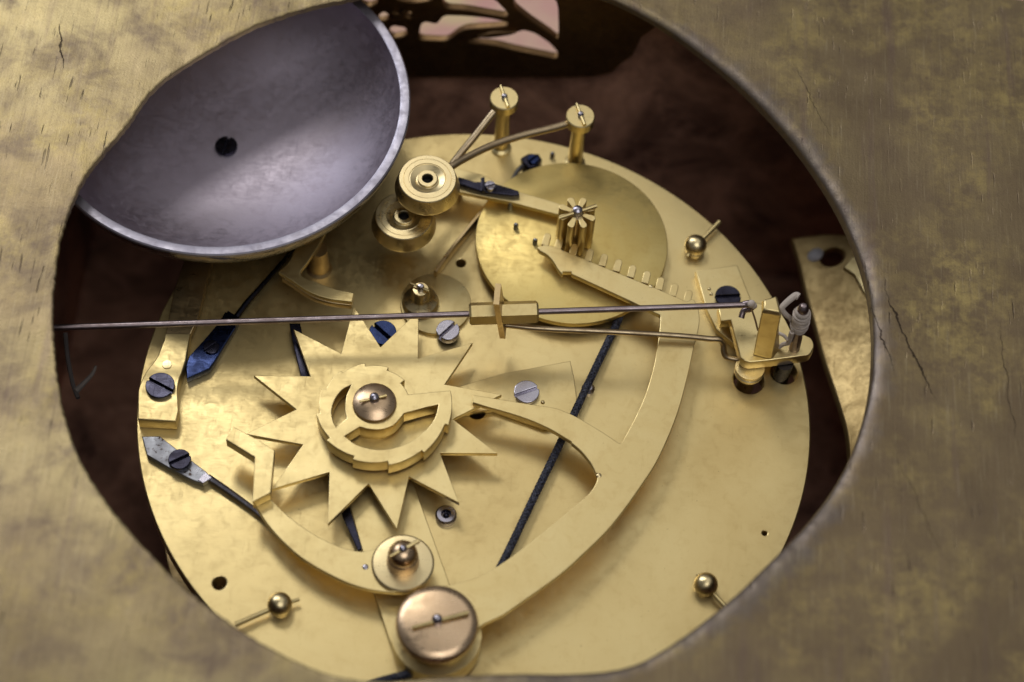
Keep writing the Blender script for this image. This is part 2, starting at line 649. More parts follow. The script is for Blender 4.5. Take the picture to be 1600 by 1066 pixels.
def plate_y(loops, y0, y1, b=0.4):
    return xf(prism(loops, y0, y1, b), lambda v: (v[0], v[2], v[1]))


def fpx(ps):
    return [aty(p, Y1) for p in ps]


fw = thing('pierced_fretwork', 'blurred pierced bronze fretwork of leafy branches at the far side of the case', 'fretwork', (-8, Y1, -40))
gaps = [[(589, 20), (600, 9), (608, 13), (608, 22), (594, 26)],
        [(607, 43), (614, 31), (634, 34), (638, 43), (634, 47), (616, 51)],
        [(659, 29), (666, 25), (684, 29), (695, 15), (729, 16), (762, 19), (796, 26), (794, 32), (762, 34), (729, 36), (715, 43), (699.5, 55), (659, 53), (655.6, 48)],
        [(690, -14), (770, -14), (797, 14), (790, 17), (762, 12), (729, 6), (697, 4)],
        [(731, 54), (774, 46), (805, 43), (819, 38), (837, 43), (859, 58), (873, 74), (871, 82), (852, 78), (807, 69), (776, 61), (740, 58)],
        [(803, -15), (872, -15), (874, 54), (861, 43), (830, 22), (805, 2)],
        [(560, -20), (590, -22), (592, -4), (578, 2), (562, -4)], [(610, -22), (680, -20), (676, -8), (650, -4), (622, -8)]]


def rounded(L, n=3):
    P = [np.array(p) for p in L]
    out = []
    m = len(P)
    for i in range(m):
        a, b, c = P[i - 1], P[i], P[(i + 1) % m]
        for k in range(n + 1):
            t = k / n
            p, q = b + (a - b) * .28 * (1 - t), b + (c - b) * .28 * t
            out.append(tuple(p * (1 - t) + q * t))
    return out


zl, zr = aty((600, 112), Y1)[1], aty((900, 112), Y1)[1]
outl = [(-78.8, zl - 3), (-40, zl - 2), (aty((600, 112), Y1)[0], zl), (aty((900, 112), Y1)[0], zr), (14, zr + .6), (17, zr + 2), (18.5, zr + 5), (20, zr + 7), (21, zr + 12), (24, zr + 16), (27, 16.4), (-78.8, 16.4)]
obj('pierced_plate', plate_y([outl] + [rounded(fpx(g)) for g in gaps] + [circle(aty((640, 12), Y1), .55, 16)], Y1 - 1.3, Y1, .2), FR, fw)
obj('wall', xf(prism([[(15, 16.4), (82.8, 16.4), (82.8, TZ + .4), (-78.8, TZ + .4), (-78.8, zl - 1), (aty((600, 112), Y1)[0], zl + 1.2), (13.5, zr + 1.2)]], Y1 + .02, Y1 + 2, .3), lambda v: (v[0], v[2], v[1])), CASE, case)
fc = aty((628, 14), Y1)
obj('flower', plate_y([[(fc[0] + (1.5 + .4 * math.cos(5 * t)) * math.cos(t), fc[1] + (1.5 + .4 * math.cos(5 * t)) * math.sin(t)) for t in np.linspace(0, 2 * math.pi, 40, endpoint=False)]], Y1 - 2.1, Y1 - 1.32, .3), FR, fw)
obj('leaf', plate_y([rounded(fpx([(742, 44), (770, 37), (812, 36), (800, 41), (765, 46)]))], Y1 - 2.0, Y1 - 1.32, .25), FR, fw)

# brass strap with a hole at the right, deep in the case
bz = -9.0
STILT = 0.52


def strap_z(x):
    return bz + STILT * (x - 54.0)


def ats_t(ps, dz=0.0):
    out = []
    for p in ps:
        z = bz
        for _ in range(12):
            z = strap_z(at(p, z)[0]) + dz
        out.append(at(p, z))
    return out


def tilt(d):
    return xf(d, lambda v: (v[0], v[1], v[2] + STILT * (v[0] - 54.0)))


br = thing('brass_strap', 'blurred aged brass strap with a round hole inside the case at the right', 'bracket', (*at((1300, 560), bz), bz))
b_out = smooth(ats_t([(1236, 372), (1249, 415), (1258, 455), (1272, 505), (1288, 565), (1309, 628), (1322, 675), (1326, 718), (1327, 760)]), 4) + \
    smooth(ats_t([(1350, 745), (1372, 660), (1382, 560), (1378, 480), (1362, 420), (1345, 385), (1332, 366)]), 4) + ats_t([(1290, 365)])
hc_ = ats_t([(1301, 401)])[0]
obj('strap', tilt(prism([b_out, circle(hc_, 1.75, 28)], bz - 1.6, bz, .3)), STRAPM, br)
wc_ = ats_t([(1274, 399)])[0]
obj('wax_blob', tilt(ball((*wc_, bz + .1), 1.25, 16, .5)), plain('wax', (0.7, 0.68, 0.72), .5), br)
obj('wedge', tilt(prism([ats_t([(1318, 418), (1333, 398), (1352, 412), (1360, 470), (1348, 455), (1335, 430)], .8)], bz + .02, bz + .8, .2)), BRASS, br)
fx = hc_[0] + 6
obj('foot', tilt(box(fx, 74.5, hc_[1] - 22, hc_[1] - 8, bz - 3.2, bz - 1.65)), DARKBRASS, br)

# ------------------------------------------------------------------ the movement: plates and pillars
pl = thing('clock_plate', 'large round brass clock plate carrying the striking work', 'clock plate', (0, 0, -3))
holes = [((343, 911), 1.0), ((1195, 833), 0.36), ((720, 411), 0.72), ((745, 643), 1.25), ((1170, 594), 2.35), ((1225, 582), 2.0)]
obj('front_plate', prism([circle((0, 0), 50, 200)] + [circle(at(p, 0), r, 28) for p, r in holes], -3, 0, .18), PLATE, pl)
obj('rear_plate', prism([circle((0, 0), 49, 120)], -33, -30, .2), DARKBRASS, pl)
for a in (45, 135, 215, 315):
    c = (43 * math.cos(math.radians(a)), 43 * math.sin(math.radians(a)))
    obj('pillar', lathe([(0, -30), (3.2, -30), (3.2, -28), (2.2, -26), (2.8, -17), (2.2, -7), (3.2, -5), (3.2, -3.02), (0, -3.02)], c, 32), DARKBRASS, pl)
obj('barrel', disc((-16, 10), 20, -26, -7, .5), DARKBRASS, pl)
obj('barrel', disc((20, -14), 20, -25, -8, .5), DARKBRASS, pl)


def pillar_end(px, pin_a, pin_b, label):
    c = at(px, 1.6)
    t = thing('pillar_end', label, 'pillar end', (*c, 0), 'pinned pillar ends on the plate')
    obj('knob', lathe([(0, -.5), (1.35, -.5), (1.35, .35), (1.2, .5), (1.55, .9), (1.75, 1.5), (1.6, 2.2), (1.1, 2.8), (.5, 3.05), (0, 3.1)], c, 36), TURNED, t)
    a, b = at(pin_a, 1.2), at(pin_b, 1.2)
    obj('taper_pin', tube([(*a, 1.1), (*c, 1.15), (*b, 1.2)], .26, 10, .42), BRASS, t)
    return t


pillar_end((437, 944), (468, 936), (368, 976), 'round pillar end with its pin pointing left, by the dark hole at lower left')
pillar_end((1103, 913), (1090, 897), (1150, 966), 'round pillar end with its pin under the case edge at lower right')
pillar_end((1087, 383), (1074, 401), (1124, 347), 'round pillar end with its pin pointing up right, beside the large yellow disc')

# ------------------------------------------------------------------ flat bars under the wheel work
bar = ats([(556, 735), (640, 735), (662, 800), (703, 914), (722, 965), (742, 1030), (690, 1075), (628, 1062), (584, 924), (546, 788)], 1.1)
o = tag(obj('bridge_bar', prism([bar], .02, 1.1, .1), BRASS, None, (*at((640, 900), 0), 0)), 'flat brass bar on the plate under the star wheel and lower studs', 'bar')

tz = 1.0
tb = thing('triangular_cock', 'thin wedge-shaped brass plate held by a grey screw right of the star wheel', 'cock', (*at((840, 620), 0), 0))
obj('plate', prism([ats([(690, 612), (784, 584), (891, 564), (897, 590), (906, 660), (850, 668), (770, 640), (700, 650)], tz)], .02, tz, .1), BRASS, tb)
obj('screw', slotted(at((823, 612), tz + .6), 1.9, tz, tz + .7, pixang((795, 622), (850, 603), 1.6)), BRIGHT, tb)
obj('steady_pin', ball((*at((848, 629), tz), tz), .32, 12), TURNED, tb)


def lone_screw(name, px, z0, z1, r, a, b, mat, label, dome=0.0):
    c = at(px, z1)
    o = obj(name, slotted(c, r, z0, z1, pixang(a, b, z1), dome), mat, None, (*c, z0))
    return tag(o, label, 'screw')


# washer disc and stud above the wheel
wd = thing('washer_stud', 'small brass stud with pin on a thin round disc above the star wheel', 'stud', (*at((680, 474), .7), 0))
wc = at((681, 474), .7)
obj('disc', disc(wc, 5.4, .02, .7, .08), BRASS, wd)
obj('steel_boss', slotted(at((700, 515), 2.0), 1.75, .7, 2.0, pixang((690, 525), (712, 505), 2)), BRIGHT, wd)
sc_ = at((657, 470), 1.6)
obj('flange', lathe([(0, .72), (2.5, .72), (2.85, 1.2), (2.6, 1.9), (1.6, 2.6), (1.45, 2.9), (1.35, 4.6), (1.15, 4.9), (0, 5.0)], sc_, 40), TURNED, wd)
st = obj('pivot', lathe([(0, 5.02), (.55, 5.02), (.55, 5.6), (.4, 5.95), (0, 6.05)], sc_, 20), BRIGHT, wd)
obj('taper_pin', tube([(sc_[0] - 1.6, sc_[1] + .6, 5.35), (sc_[0] + 1.3, sc_[1] - .5, 5.35)], .17, 8, .26), BRASS, wd)

lone_screw('blued_screw', (598, 519), .05, 1.3, 2.1, (580, 505), (612, 533), BLUE, 'bright blue screw showing between two upper teeth of the star wheel')
c = at((697, 803), 1.0)
hs = thing('hollow_stud', 'small round stud with a dark hollow, below the right side of the star wheel', 'stud', (*c, 0))
obj('collar', lathe([(0, .02), (1.55, .02), (1.55, .7), (1.3, 1.0), (.75, 1.0), (.6, .3), (0, .3)], c, 28), BRIGHT, hs)
obj('pivot', ball((c[0], c[1], .5), .45, 14), DARKBLUE, hs)
c = at((919, 607), .5)
tag(obj('steady_stud', lathe([(0, .02), (1.0, .02), (1.0, .5), (.6, .9), (0, 1.0)], c, 20), BRIGHT, None, (*c, 0)), 'small bright stud half hidden behind the black cord', 'stud')

# long dark spring lying under the star wheel
dz = 1.7
ds = ats([(452, 505), (469, 505), (486, 584), (526, 720), (549, 800), (566, 857), (559, 860), (536, 810), (510, 730), (470, 588), (456, 530)], dz)
ob = tag(obj('detent_spring', prism([ds], 1.15, dz, .12), DARKBLUE, None, (*at((510, 690), dz), 1.1)), 'long narrow dark steel spring passing under the star wheel', 'spring')
c = at((468, 500), 2.2)

# thin brass strip spring by the hammers
sp = [at3(p, 1.2) for p in [(762, 318), (745, 340), (722, 368), (700, 396), (678, 428)]]
strip = smooth([(p[0], p[1]) for p in sp], 5)
strip2 = [(x + .45, y - .25) for x, y in strip][::-1]
tag(obj('strip_spring', prism([strip + strip2], .05, 2.2, .08), DARKBRASS, None, (*sp[2][:2], 0)), 'thin brass strip spring standing on edge left of the large yellow disc', 'spring')

# ------------------------------------------------------------------ the large yellow disc
dcx = (12.34, 28.9)
dc = thing('yellow_disc', 'large plain yellow brass disc lying under the pinion', 'disc', (*dcx, 0))
obj('disc', disc(dcx, 14.9, 1.7, 2.8, .18, 128), DISCM, dc)
obj('boss', disc(dcx, 11, .02, 1.69, .1, 64), DARKBRASS, dc)

# black braided cord
cz = 1.7
cp = [at3((985, 455), .85)] + [at3((965, 503), 1.2)] + [at3(p, cz) for p in [(925, 587), (880, 683), (835, 776), (786, 878), (742, 958)]] + [at3((700, 1015), 2.0), at3((664, 1044), 2.0), at3((590, 1066), 2.0), at3((510, 1092), 2.0)]
cpath = smooth(cp, 14)


def braid():
    a = tube(cpath, .47, 10)
    out = [a]
    for s in range(4):
        for d in (1, -1):
            P = []
            T = 0.0
            Q = [Vector(p) for p in cpath]
            dense = []
            for i in range(len(Q) - 1):
                for k in range(3):
                    dense.append(Q[i].lerp(Q[i + 1], k / 3))
            for i in range(len(dense) - 1):
                tt = (dense[i + 1] - dense[i])
                T += tt.length
                tt.normalize()
                u = tt.cross(Vector((0, 0, 1))).normalized()
                b = u.cross(tt)
                a_ = d * T * 2.4 + s * 2 * math.pi / 4
                P.append(tuple(dense[i] + (u * math.cos(a_) + b * math.sin(a_)) * .46))
            out.append(tube(P, .165, 5))
    return join(*out)


tag(obj('cord', braid(), CORD, None, (*cp[4][:2], 0)), 'black braided cord running diagonally across the plate under the curved rack', 'cord')

# ------------------------------------------------------------------ star wheel with snail
sx, sy = -14.51, -5.18
sw = thing('star_wheel', 'twelve-pointed brass star wheel with a stepped snail on top', 'star wheel', (sx, sy, 1.1))
star = []
for k in range(12):
    a = 2.894 - k * math.pi / 6
    b = 2.650 - k * math.pi / 6
    star.append((sx + 18.93 * math.cos(a), sy + 18.93 * math.sin(a)))
    star.append((sx + 11.43 * math.cos(b), sy + 11.43 * math.sin(b)))
obj('star', prism([star[::-1]], 3.1, 4.0, .07), BRASS, sw)
ZS = 7.2
rad = [11.25, 10.72, 10.25, 9.62, 9.05, 8.5, 8.0, 7.4, 6.95, 6.4, 5.85, 5.1]
sn = []
for k in range(12):
    a1 = 17 if k == 0 else -12.5 - 30 * (k - 1)
    a0 = -12.5 - 30 * k
    if k == 11:
        a0 = 17 - 360 + 6
    for i in range(9):
        a = math.radians(a1 + (a0 - a1) * i / 8)
        r = rad[k] + (.06 if i > 4 else 0) * 0
        sn.append((sx + r * math.cos(a), sy + r * math.sin(a)))


def z6(ps):
    return ats([(480 + x / 5.92, 560 + y / 5.92) for x, y in ps], ZS)


opA = smooth(z6([(408, 243), (330, 285), (262, 370), (226, 480), (240, 580), (270, 638)]), 5) + smooth(z6([(365, 555), (352, 470), (362, 350), (408, 250)]), 4)[:-1]
opB = smooth(z6([(345, 718), (450, 795), (600, 838), (740, 840), (900, 798), (1020, 728), (1130, 630), (1190, 530), (1215, 425)]), 4) + z6([(1100, 450), (895, 508)]) + \
    smooth(z6([(880, 530), (800, 615), (680, 655), (560, 650), (485, 630)]), 4)
obj('snail', prism([sn, opA, opB], 4.55, ZS, .10), BRASS, sw)
obj('collar', disc((sx, sy), 4.4, 1.15, 3.08, .1), BRASS, sw)
obj('collar', disc((sx, sy), 4.2, 4.02, 4.53, .05), BRASS, sw)
cap = obj('hub_cap', lathe([(0, ZS + .02), (3.05, ZS + .02), (3.2, ZS + .25), (3.1, ZS + .5), (2.4, ZS + .95), (1.4, ZS + 1.25), (0, ZS + 1.4)], (sx, sy), 48), ROSE, sw)
obj('pivot', lathe([(0, ZS + 1.2), (.72, ZS + 1.2), (.76, ZS + 1.7), (.62, ZS + 2.15), (.3, ZS + 2.4), (0, ZS + 2.45)], (sx, sy), 24), BRIGHT, sw)
obj('taper_pin', tube([(sx - 2.1, sy - .75, ZS + 1.45), (sx + 1.7, sy + .6, ZS + 1.55)], .17, 8, .24), BRASS, sw)

# ------------------------------------------------------------------ rack
RZ0, RZ1 = 4.6, 5.6


def z4(ps):
    return [(830 + x / 5.075, 290 + y / 5.075) for x, y in ps]


rk = thing('rack', 'big curved brass rack with a row of teeth, sweeping round the right of the plate', 'rack', (*at((690, 985), RZ0), 1.2))
top_edge = z4([(165, 478), (950, 800), (1000, 818), (1235, 922), (1262, 905)])
outer = smooth([(1084, 468), (1091, 482), (1093, 502), (1089, 525), (1084.7, 540), (1074.6, 587), (1057.7, 648), (1030.7, 712), (1003.7, 756), (956.4, 820), (909, 867.6), (872, 900), (820, 937), (786.7, 959.7), (749, 979.8), (735, 1010), (705, 1032), (672, 1030), (646, 1005), (640, 970), (655, 935), (680, 918), (703, 914)], 5)
inner = smooth([(703, 914), (745, 902), (785, 880), (840, 839), (895.6, 793), (919, 773), (931, 756), (934, 744)], 4)[1:]
fing_low = [(937, 741), (931, 739)] + smooth([(929, 734), (922, 722), (909, 706), (895.6, 694)], 3) + [(893, 692)] + smooth([(893, 690), (855, 668), (811, 650), (738.6, 629)], 4)
fing_up = smooth([(738.6, 617), (790, 625.5), (830, 632), (868, 638), (900, 651), (936, 672), (968, 693)], 4)
inn_up = smooth([(971.6, 692), (990, 658), (1007, 621), (1020.6, 577), (1027.3, 540), (1031, 512), (1032, 494)], 4)
bot = [(1031, 492), (1005, 480)] + z4([(820, 930), (320, 700), (318, 682), (252, 682), (250, 700)]) + smooth(z4([(245, 702), (218, 670), (180, 608), (130, 552), (68, 515), (50, 492)]), 3) + z4([(100, 470)])
poly = top_edge + outer + inner + fing_low + fing_up + inn_up + bot
obj('arm', prism([ats(poly, RZ1)], RZ0, RZ1, .09), BRASS, rk)
# teeth of the rack, one mesh shared
tb_ = at((830 + 680 / 5.075, 290 + 665 / 5.075), RZ1)
tt_ = at((830 + 705 / 5.075, 290 + 578 / 5.075), RZ1)
ta = math.atan2(tt_[1] - tb_[1], tt_[0] - tb_[0])
tl = math.hypot(tt_[0] - tb_[0], tt_[1] - tb_[1])
hw = .55
tp = [(-.2, -hw), (tl - hw, -hw)] + [(tl - hw + hw * math.cos(t), hw * math.sin(t)) for t in np.linspace(-1.3, 1.3, 7)] + [(tl - hw, hw), (-.2, hw)]
ca, sa = math.cos(ta), math.sin(ta)
tooth_data = prism([[(x * ca - y * sa, x * sa + y * ca) for x, y in tp]], RZ0 + .06, RZ1 - .06, .08)
tooth_px = [(110, 462), (208, 500), (325, 545), (450, 585), (562, 625), (676, 668), (788, 715), (903, 762), (1012, 812), (1122, 862), (1235, 915)]
first = None
for q in tooth_px:
    b = at((830 + q[0] / 5.075, 290 + q[1] / 5.075), RZ1)
    if first is None:
        first = obj('tooth', xf(tooth_data, lambda v: (v[0] + rk.location.x / S, v[1] + rk.location.y / S, v[2] + 0)), BRASS, rk)
        t = first
    else:
        t = first.copy()
        col.objects.link(t)
        t.parent = rk
    t.location = ((b[0] - rk.location.x / S) * S, (b[1] - rk.location.y / S) * S, 0)
obj('rivet', ball((*at((830 + 950 / 5.075, 290 + 800 / 5.075), RZ1), RZ1), .3, 12, .4), TURNED, rk)
obj('stop_pin', ball((*at((936, 743), RZ1), RZ1 - .1), .42, 12, .6), TURNED, rk)
# pivot of the rack with its wide cap
kc = at((683, 970), 9.0)
obj('pivot_tube', lathe([(0, 1.15), (6.2, 1.15), (6.2, 4.55), (0, 4.55)], kc, 48), BRASS, rk)
obj('collar', lathe([(0, 5.62), (4.9, 5.62), (5.0, 5.8), (4.9, 6.2), (4.6, 6.4), (0, 6.4)], kc, 56), TURNED, rk)
cap = obj('cap', lathe([(0, 6.42), (4.6, 6.42), (5.2, 7.1), (5.6, 7.5), (5.65, 7.9), (5.45, 8.45), (4.95, 8.8), (4.3, 8.93), (0, 8.98)], kc, 72), ROSE, rk)
obj('pivot', lathe([(0, 8.96), (.7, 8.96), (.76, 9.35), (.68, 9.75), (.35, 10.05), (0, 10.1)], kc, 24), BRIGHT, cap)
pa_, pb_ = at((644, 981), 9.3), at((732, 958), 9.3)
obj('taper_pin', tube([(*pa_, 9.26), (*pb_, 9.34)], .27, 10, .38), BRASS, cap)

# ------------------------------------------------------------------ rack hook: curved lever at lower left
LZ0, LZ1 = 3.3, 4.3
lv = thing('hook_lever', 'curved brass lever at lower left with an angled block on its end', 'lever', (*at((630, 885), LZ0), 1.1))
up = smooth([(420, 776), (447.8, 804), (479.8, 828), (519.8, 850), (563.7, 861.8), (600, 852), (630, 838)], 5)
rnd = smooth([(655, 850), (672, 872), (672, 896), (655, 915), (631.7, 925), (591.7, 923), (551.8, 913.8), (511.8, 895.8), (471.8, 871.8), (439.8, 843.9), (415.8, 816), (398, 788)], 5)
obj('arm', prism([ats(up + rnd + [(402, 774)], LZ1)], LZ0, LZ1, .10), BRASS, lv)
HZ = 6.5
hk = ats([(363.9, 666), (405.8, 688.8), (429, 704), (422.6, 770), (394.7, 783.9), (397.9, 714), (353, 686)], HZ)
obj('hook_block', prism([hk], LZ1 + .01, HZ, .09), BRASS, lv)
lc = at((629.5, 880), 4.7)
obj('flange', lathe([(0, LZ1 + .01), (4.1, LZ1 + .01), (4.4, LZ1 + .2), (4.4, LZ1 + .4), (4.15, LZ1 + .6), (2.6, LZ1 + .7), (0, LZ1 + .7)], lc, 56), TURNED, lv)
obj('stud_foot', lathe([(0, 1.12), (2.6, 1.12), (2.6, LZ0 - .02), (0, LZ0 - .02)], lc, 32), BRASS, lv)
z0 = LZ1 + .71
sd = obj('stud', lathe([(0, z0), (2.25, z0), (2.3, z0 + .3), (2.15, z0 + 2.0), (1.95, z0 + 2.2), (2.05, z0 + 2.4), (2.0, z0 + 3.0), (1.6, z0 + 3.7), (.9, z0 + 4.15), (0, z0 + 4.3)], lc, 44), ROSE, lv)
obj('pivot', ball((lc[0], lc[1], z0 + 4.35), .6, 16), BRIGHT, sd)
obj('taper_pin', tube([(lc[0] - 1.7, lc[1] - 1.3, z0 + 4.2), (lc[0] + 2.1, lc[1] + 1.5, z0 + 4.2)], .2, 8, .36), BRASS, sd)
obj('rivet', ball((*at((571, 886), LZ1), LZ1), .45, 12, .3), BRIGHT, lv)

# grey click spring
gz = 1.2
gs = thing('click_spring', 'mottled grey steel spring with a dark screw at the left edge of the plate', 'spring', (*at((280, 717), gz), 0))
gp = ats([(221.7, 682), (250, 681.6), (279, 704), (322, 737), (331, 746), (317, 755), (300, 750), (264, 731), (229.5, 711)], gz)
obj('body', prism([gp], .02, gz, .12), STEEL, gs)
obj('step', prism([ats([(321, 737), (331, 746), (317, 755), (309, 750)], gz + .25)], gz + .01, gz + .25, .08), BRIGHT, gs)
obj('tail', tube(smooth([at3(p, .8) for p in [(325, 746), (365, 773), (405, 803), (440, 836), (480, 868)]], 6), .55, 8, .28), BRIGHT, gs)
obj('screw', slotted(at((280.5, 717), gz + .8), 1.65, gz, gz + 1.0, pixang((265, 722), (296, 708), 2), .25), DARKBLUE, gs)

# ------------------------------------------------------------------ bell stand at the left with its dark screw
bs = thing('bell_stand', 'brass foot and arm under the bell, held by a large dark screw at the left', 'bell stand', (*at((250, 620), 0), 0))
FZ = 2.6
foot = ats([(215.6, 655), (274.7, 658), (279, 642)], FZ) + smooth(ats([(278, 625), (277.5, 608), (280, 592), (284.6, 580), (290, 563)], FZ), 4) + ats([(297, 521), (258, 521), (256, 532), (246.6, 556)], FZ) + smooth(ats([(240, 566), (227, 583), (217, 606), (215.6, 620)], FZ), 4)
obj('foot', prism([foot], .02, FZ, .14), BRASS, bs)
arm = ats([(297, 520), (308.5, 495.7), (326, 425), (336, 390)], FZ) + [(-34.5, 30), (-35, 40), (-38, 47), (-45, 48), (-49, 44), (-48, 36)] + ats([(292, 390), (272, 450), (258, 520)], FZ)
obj('arm', prism([arm], .9, FZ - .5, .12), DARKBRASS, bs)
obj('screw', slotted(at((250, 601.5), FZ + .7), 2.15, FZ, FZ + 1.0, pixang((232, 592), (270, 612), 3.5), .35), DARKBLUE, bs)
obj('steady_pin', lathe([(0, FZ), (.75, FZ), (.7, FZ + .12), (0, FZ + .15)], at((261, 570), FZ), 20), TURNED, bs)

# blue spring
uz = 1.5
us = thing('blued_spring', 'deep blue steel spring with a pointed foot beside the bell stand', 'spring', (*at((325, 540), uz), 0))
up_ = ats([(290, 571), (291.6, 591), (327, 576), (336, 564), (354, 534), (368, 512), (374, 498), (352, 487), (340, 506), (318, 532), (295, 557)], uz)
obj('body', prism([up_], .02, uz, .14), BLUE, us)
obj('end_block', prism([ats([(356, 485), (374, 496), (368, 508), (350, 496)], uz + .8)], uz + .01, uz + .8, .12), BLUE, us)
obj('tail', tube(smooth([at3(p, 1.0) for p in [(366, 500), (385, 474), (408, 448), (436, 416), (460, 388)]], 5), .5, 8, .3), DARKBLUE, us)
obj('screw', slotted(at((330, 541), uz + .4), 1.2, uz, uz + .4, .8, .1), DARKBLUE, us)

# ------------------------------------------------------------------ striking lever in the shade of the bell
kz = 6.2
kl = thing('strike_lever', 'shaded curved brass lever below the bell, ending above the star wheel', 'lever', (*at((500, 455), kz), 0))
k1 = smooth(ats([(435, 425), (453, 436.5), (483, 456), (513, 466.5), (549.8, 471.5)], kz), 5) + ats([(553, 458)], kz) + smooth(ats([(525, 452), (495, 441), (470, 428.5), (482, 408), (500, 380), (515, 350)], kz), 5) + smooth(ats([(485, 345), (468, 375), (452, 408), (440, 420)], kz), 4)
obj('arm', prism([k1], kz - .8, kz, .1), BRASS, kl)
k2 = smooth(ats([(440, 429), (453, 437.5), (483, 457), (513, 467.5), (549, 472.5)], kz), 5) + ats([(551, 464)], kz) + smooth(ats([(525, 458), (495, 447), (468, 433)], kz), 4)
obj('edge_strip', prism([k2], kz - 2.0, kz - .82, .1), DARKBRASS, kl)
q = at((497, 385), kz)
obj('stud', lathe([(0, .02), (2.0, .02), (1.6, .5), (1.4, kz - .82), (0, kz - .82)], q, 24), DARKBRASS, kl)

# ------------------------------------------------------------------ bell
BX, BY, BZ = -42.64, 40.5, 16.0
bl = thing('bell', 'dark grey metal bell seen into its open bowl, screwed through the middle', 'bell', (BX, BY, 2.1))


def bellz(r, R, z0, h):
    u = min(1, r / R)
    return z0 + h * (1 - (1 - u ** 3.0) ** 0.62)


inn = [(r, bellz(r, 27.35, 3.2, 12.4)) for r in [0.01, 1.2] + [27.3 * math.sin(math.pi / 2 * k / 40) for k in range(2, 40)]]
out_ = [(r, bellz(r, 28.55, 2.1, 13.6)) for r in [28.5 * math.sin(math.pi / 2 * k / 40) for k in range(39, 1, -1)] + [1.0]]
prof = [(0, 3.2)] + inn[1:] + [(27.1, BZ - .12), (27.22, BZ), (28.38, BZ), (28.52, BZ - .15)]
obj('bowl', lathe(prof, (BX, BY), 160), BELLM, bl, smooth_angle=40)
obj('outer_wall', lathe([(28.50, BZ - .2)] + out_ + [(0, 2.1)], (BX, BY), 160), BELLOUT, bl, smooth_angle=40)
obj('rim', lathe([(27.05, BZ - .05), (27.25, BZ + .03), (28.36, BZ + .03), (28.56, BZ - .15), (28.58, BZ - .6)], (BX, BY), 160), BELLRIM, bl)
obj('screw', slotted((BX - .2, BY - .1), 1.75, 3.25, 4.4, 1.45, .45), DARKBLUE, bl)

# ------------------------------------------------------------------ hammers
def hammer(hc, hz, post, pz, path, label, turned):
    t = thing('bell_hammer', label, 'hammer', (post[0], post[1], 0), 'bell hammers')
    P = [(0, hz - 4.4), (3.0, hz - 4.4), (4.2, hz - 3.6), (4.88, hz - 2.7), (4.92, hz - 2.3), (4.34, hz - .12), (4.22, hz), (3.62, hz), (3.58, hz - .05), (3.54, hz), (2.82, hz), (2.76, hz - .1), (2.68, hz - .1), (2.6, hz - .06), (1.66, hz - .34), (1.52, hz - .3), (1.5, hz + .02), (1.42, hz + .08), (.88, hz + .08), (.8, hz), (.8, hz - 1.3), (0, hz - 1.3)]
    hd = obj('hammer_head', lathe(P, hc, 96), turned, t, smooth_angle=22)
    obj('bore', lathe([(0, hz - 1.28), (.78, hz - 1.28), (.78, hz - .5)], hc, 24), HOLE, hd)
    obj('arm', tube(smooth(path, 8), .62, 14, .55), ROD2, t)
    ps = obj('post', lathe([(0, .02), (1.65, .02), (1.65, .35), (1.15, .6), (1.15, pz - 2.9), (1.25, pz - 2.8), (1.25, pz - 2.0), (2.1, pz - 1.9), (2.25, pz - 1.7), (2.25, pz - .15), (2.1, pz), (0, pz)], post, 40), BRASS, t)
    obj('pivot', lathe([(0, pz), (.5, pz), (.5, pz + .5), (.3, pz + .8), (0, pz + .85)], post, 18), BRIGHT, ps)
    obj('taper_pin', tube([(post[0] - .75, post[1] + 2.0, pz + .4), (post[0] + .75, post[1] - 1.9, pz + .3)], .2, 8, .3), BRASS, ps)
    return t


ROD2 = metal('dull_brass_rod', (0.52, 0.41, 0.26), (0.40, 0.30, 0.18), 0.36, 0.1, blotch=.4)
h1, h2 = at((668, 279), 15.0), at((631, 337), 9.6)
p1, p2 = at((907, 181), 12.6), at((788, 153), 13.2)
hammer(h1, 15.0, p1, 12.6, [at3((897, 190), 11.2), at3((868, 199), 11.3), at3((812, 213), 11.6), at3((765, 229), 12.0), at3((728, 247), 12.6), at3((704, 262), 13.2), at3((690, 276), 13.2)],
       'upper brass bell hammer with a bent rod to the right-hand post', TURNED)
hammer(h2, 9.6, p2, 13.2, [at3((780, 168), 11.6), at3((768, 180), 11.2), at3((742, 213), 9.8), at3((712, 250), 8.2), at3((680, 296), 7.2), at3((648, 340), 7.4)],
       'lower brass bell hammer, half under the other, with a rod to the left-hand post', TURNED)

# ------------------------------------------------------------------ pinion
pz1 = 11.0
pc = at((902, 332), pz1)
pn = thing('pinion', 'tall eight-leaved brass pinion standing on the yellow disc', 'pinion', (*pc, 2.8))
obj('core', lathe([(0, 2.82), (1.5, 2.82), (1.25, 3.4), (1.25, pz1 - .2), (0, pz1 - .2)], pc, 32), DARKBRASS, pn)
lw = .52
lp = [(.9, -lw * .6), (2.3, -lw)] + [(2.5 + .44 * math.cos(t), lw * math.sin(t)) for t in np.linspace(-1.4, 1.4, 7)] + [(2.3, lw), (.9, lw * .6)]
leaf = prism([lp], 3.2, pz1, .08)
for k in range(8):
    a = math.radians(22.5 + 45 * k + 4)
    ca, sa = math.cos(a), math.sin(a)
    obj('leaf', xf(leaf, lambda v: (pc[0] + v[0] * ca - v[1] * sa, pc[1] + v[0] * sa + v[1] * ca, v[2])), BRASS, pn)
pv = obj('pivot', lathe([(0, pz1 - .3), (.8, pz1 - .3), (.86, pz1 + .3), (.7, pz1 + .9), (.35, pz1 + 1.15), (0, pz1 + 1.2)], pc, 24), BRIGHT, pn)
obj('taper_pin', tube([(*at((873, 341), pz1 + .3), pz1 + .25), (*at((932, 322), pz1 + .3), pz1 + .3)], .28, 8, .34), BRASS, pv)

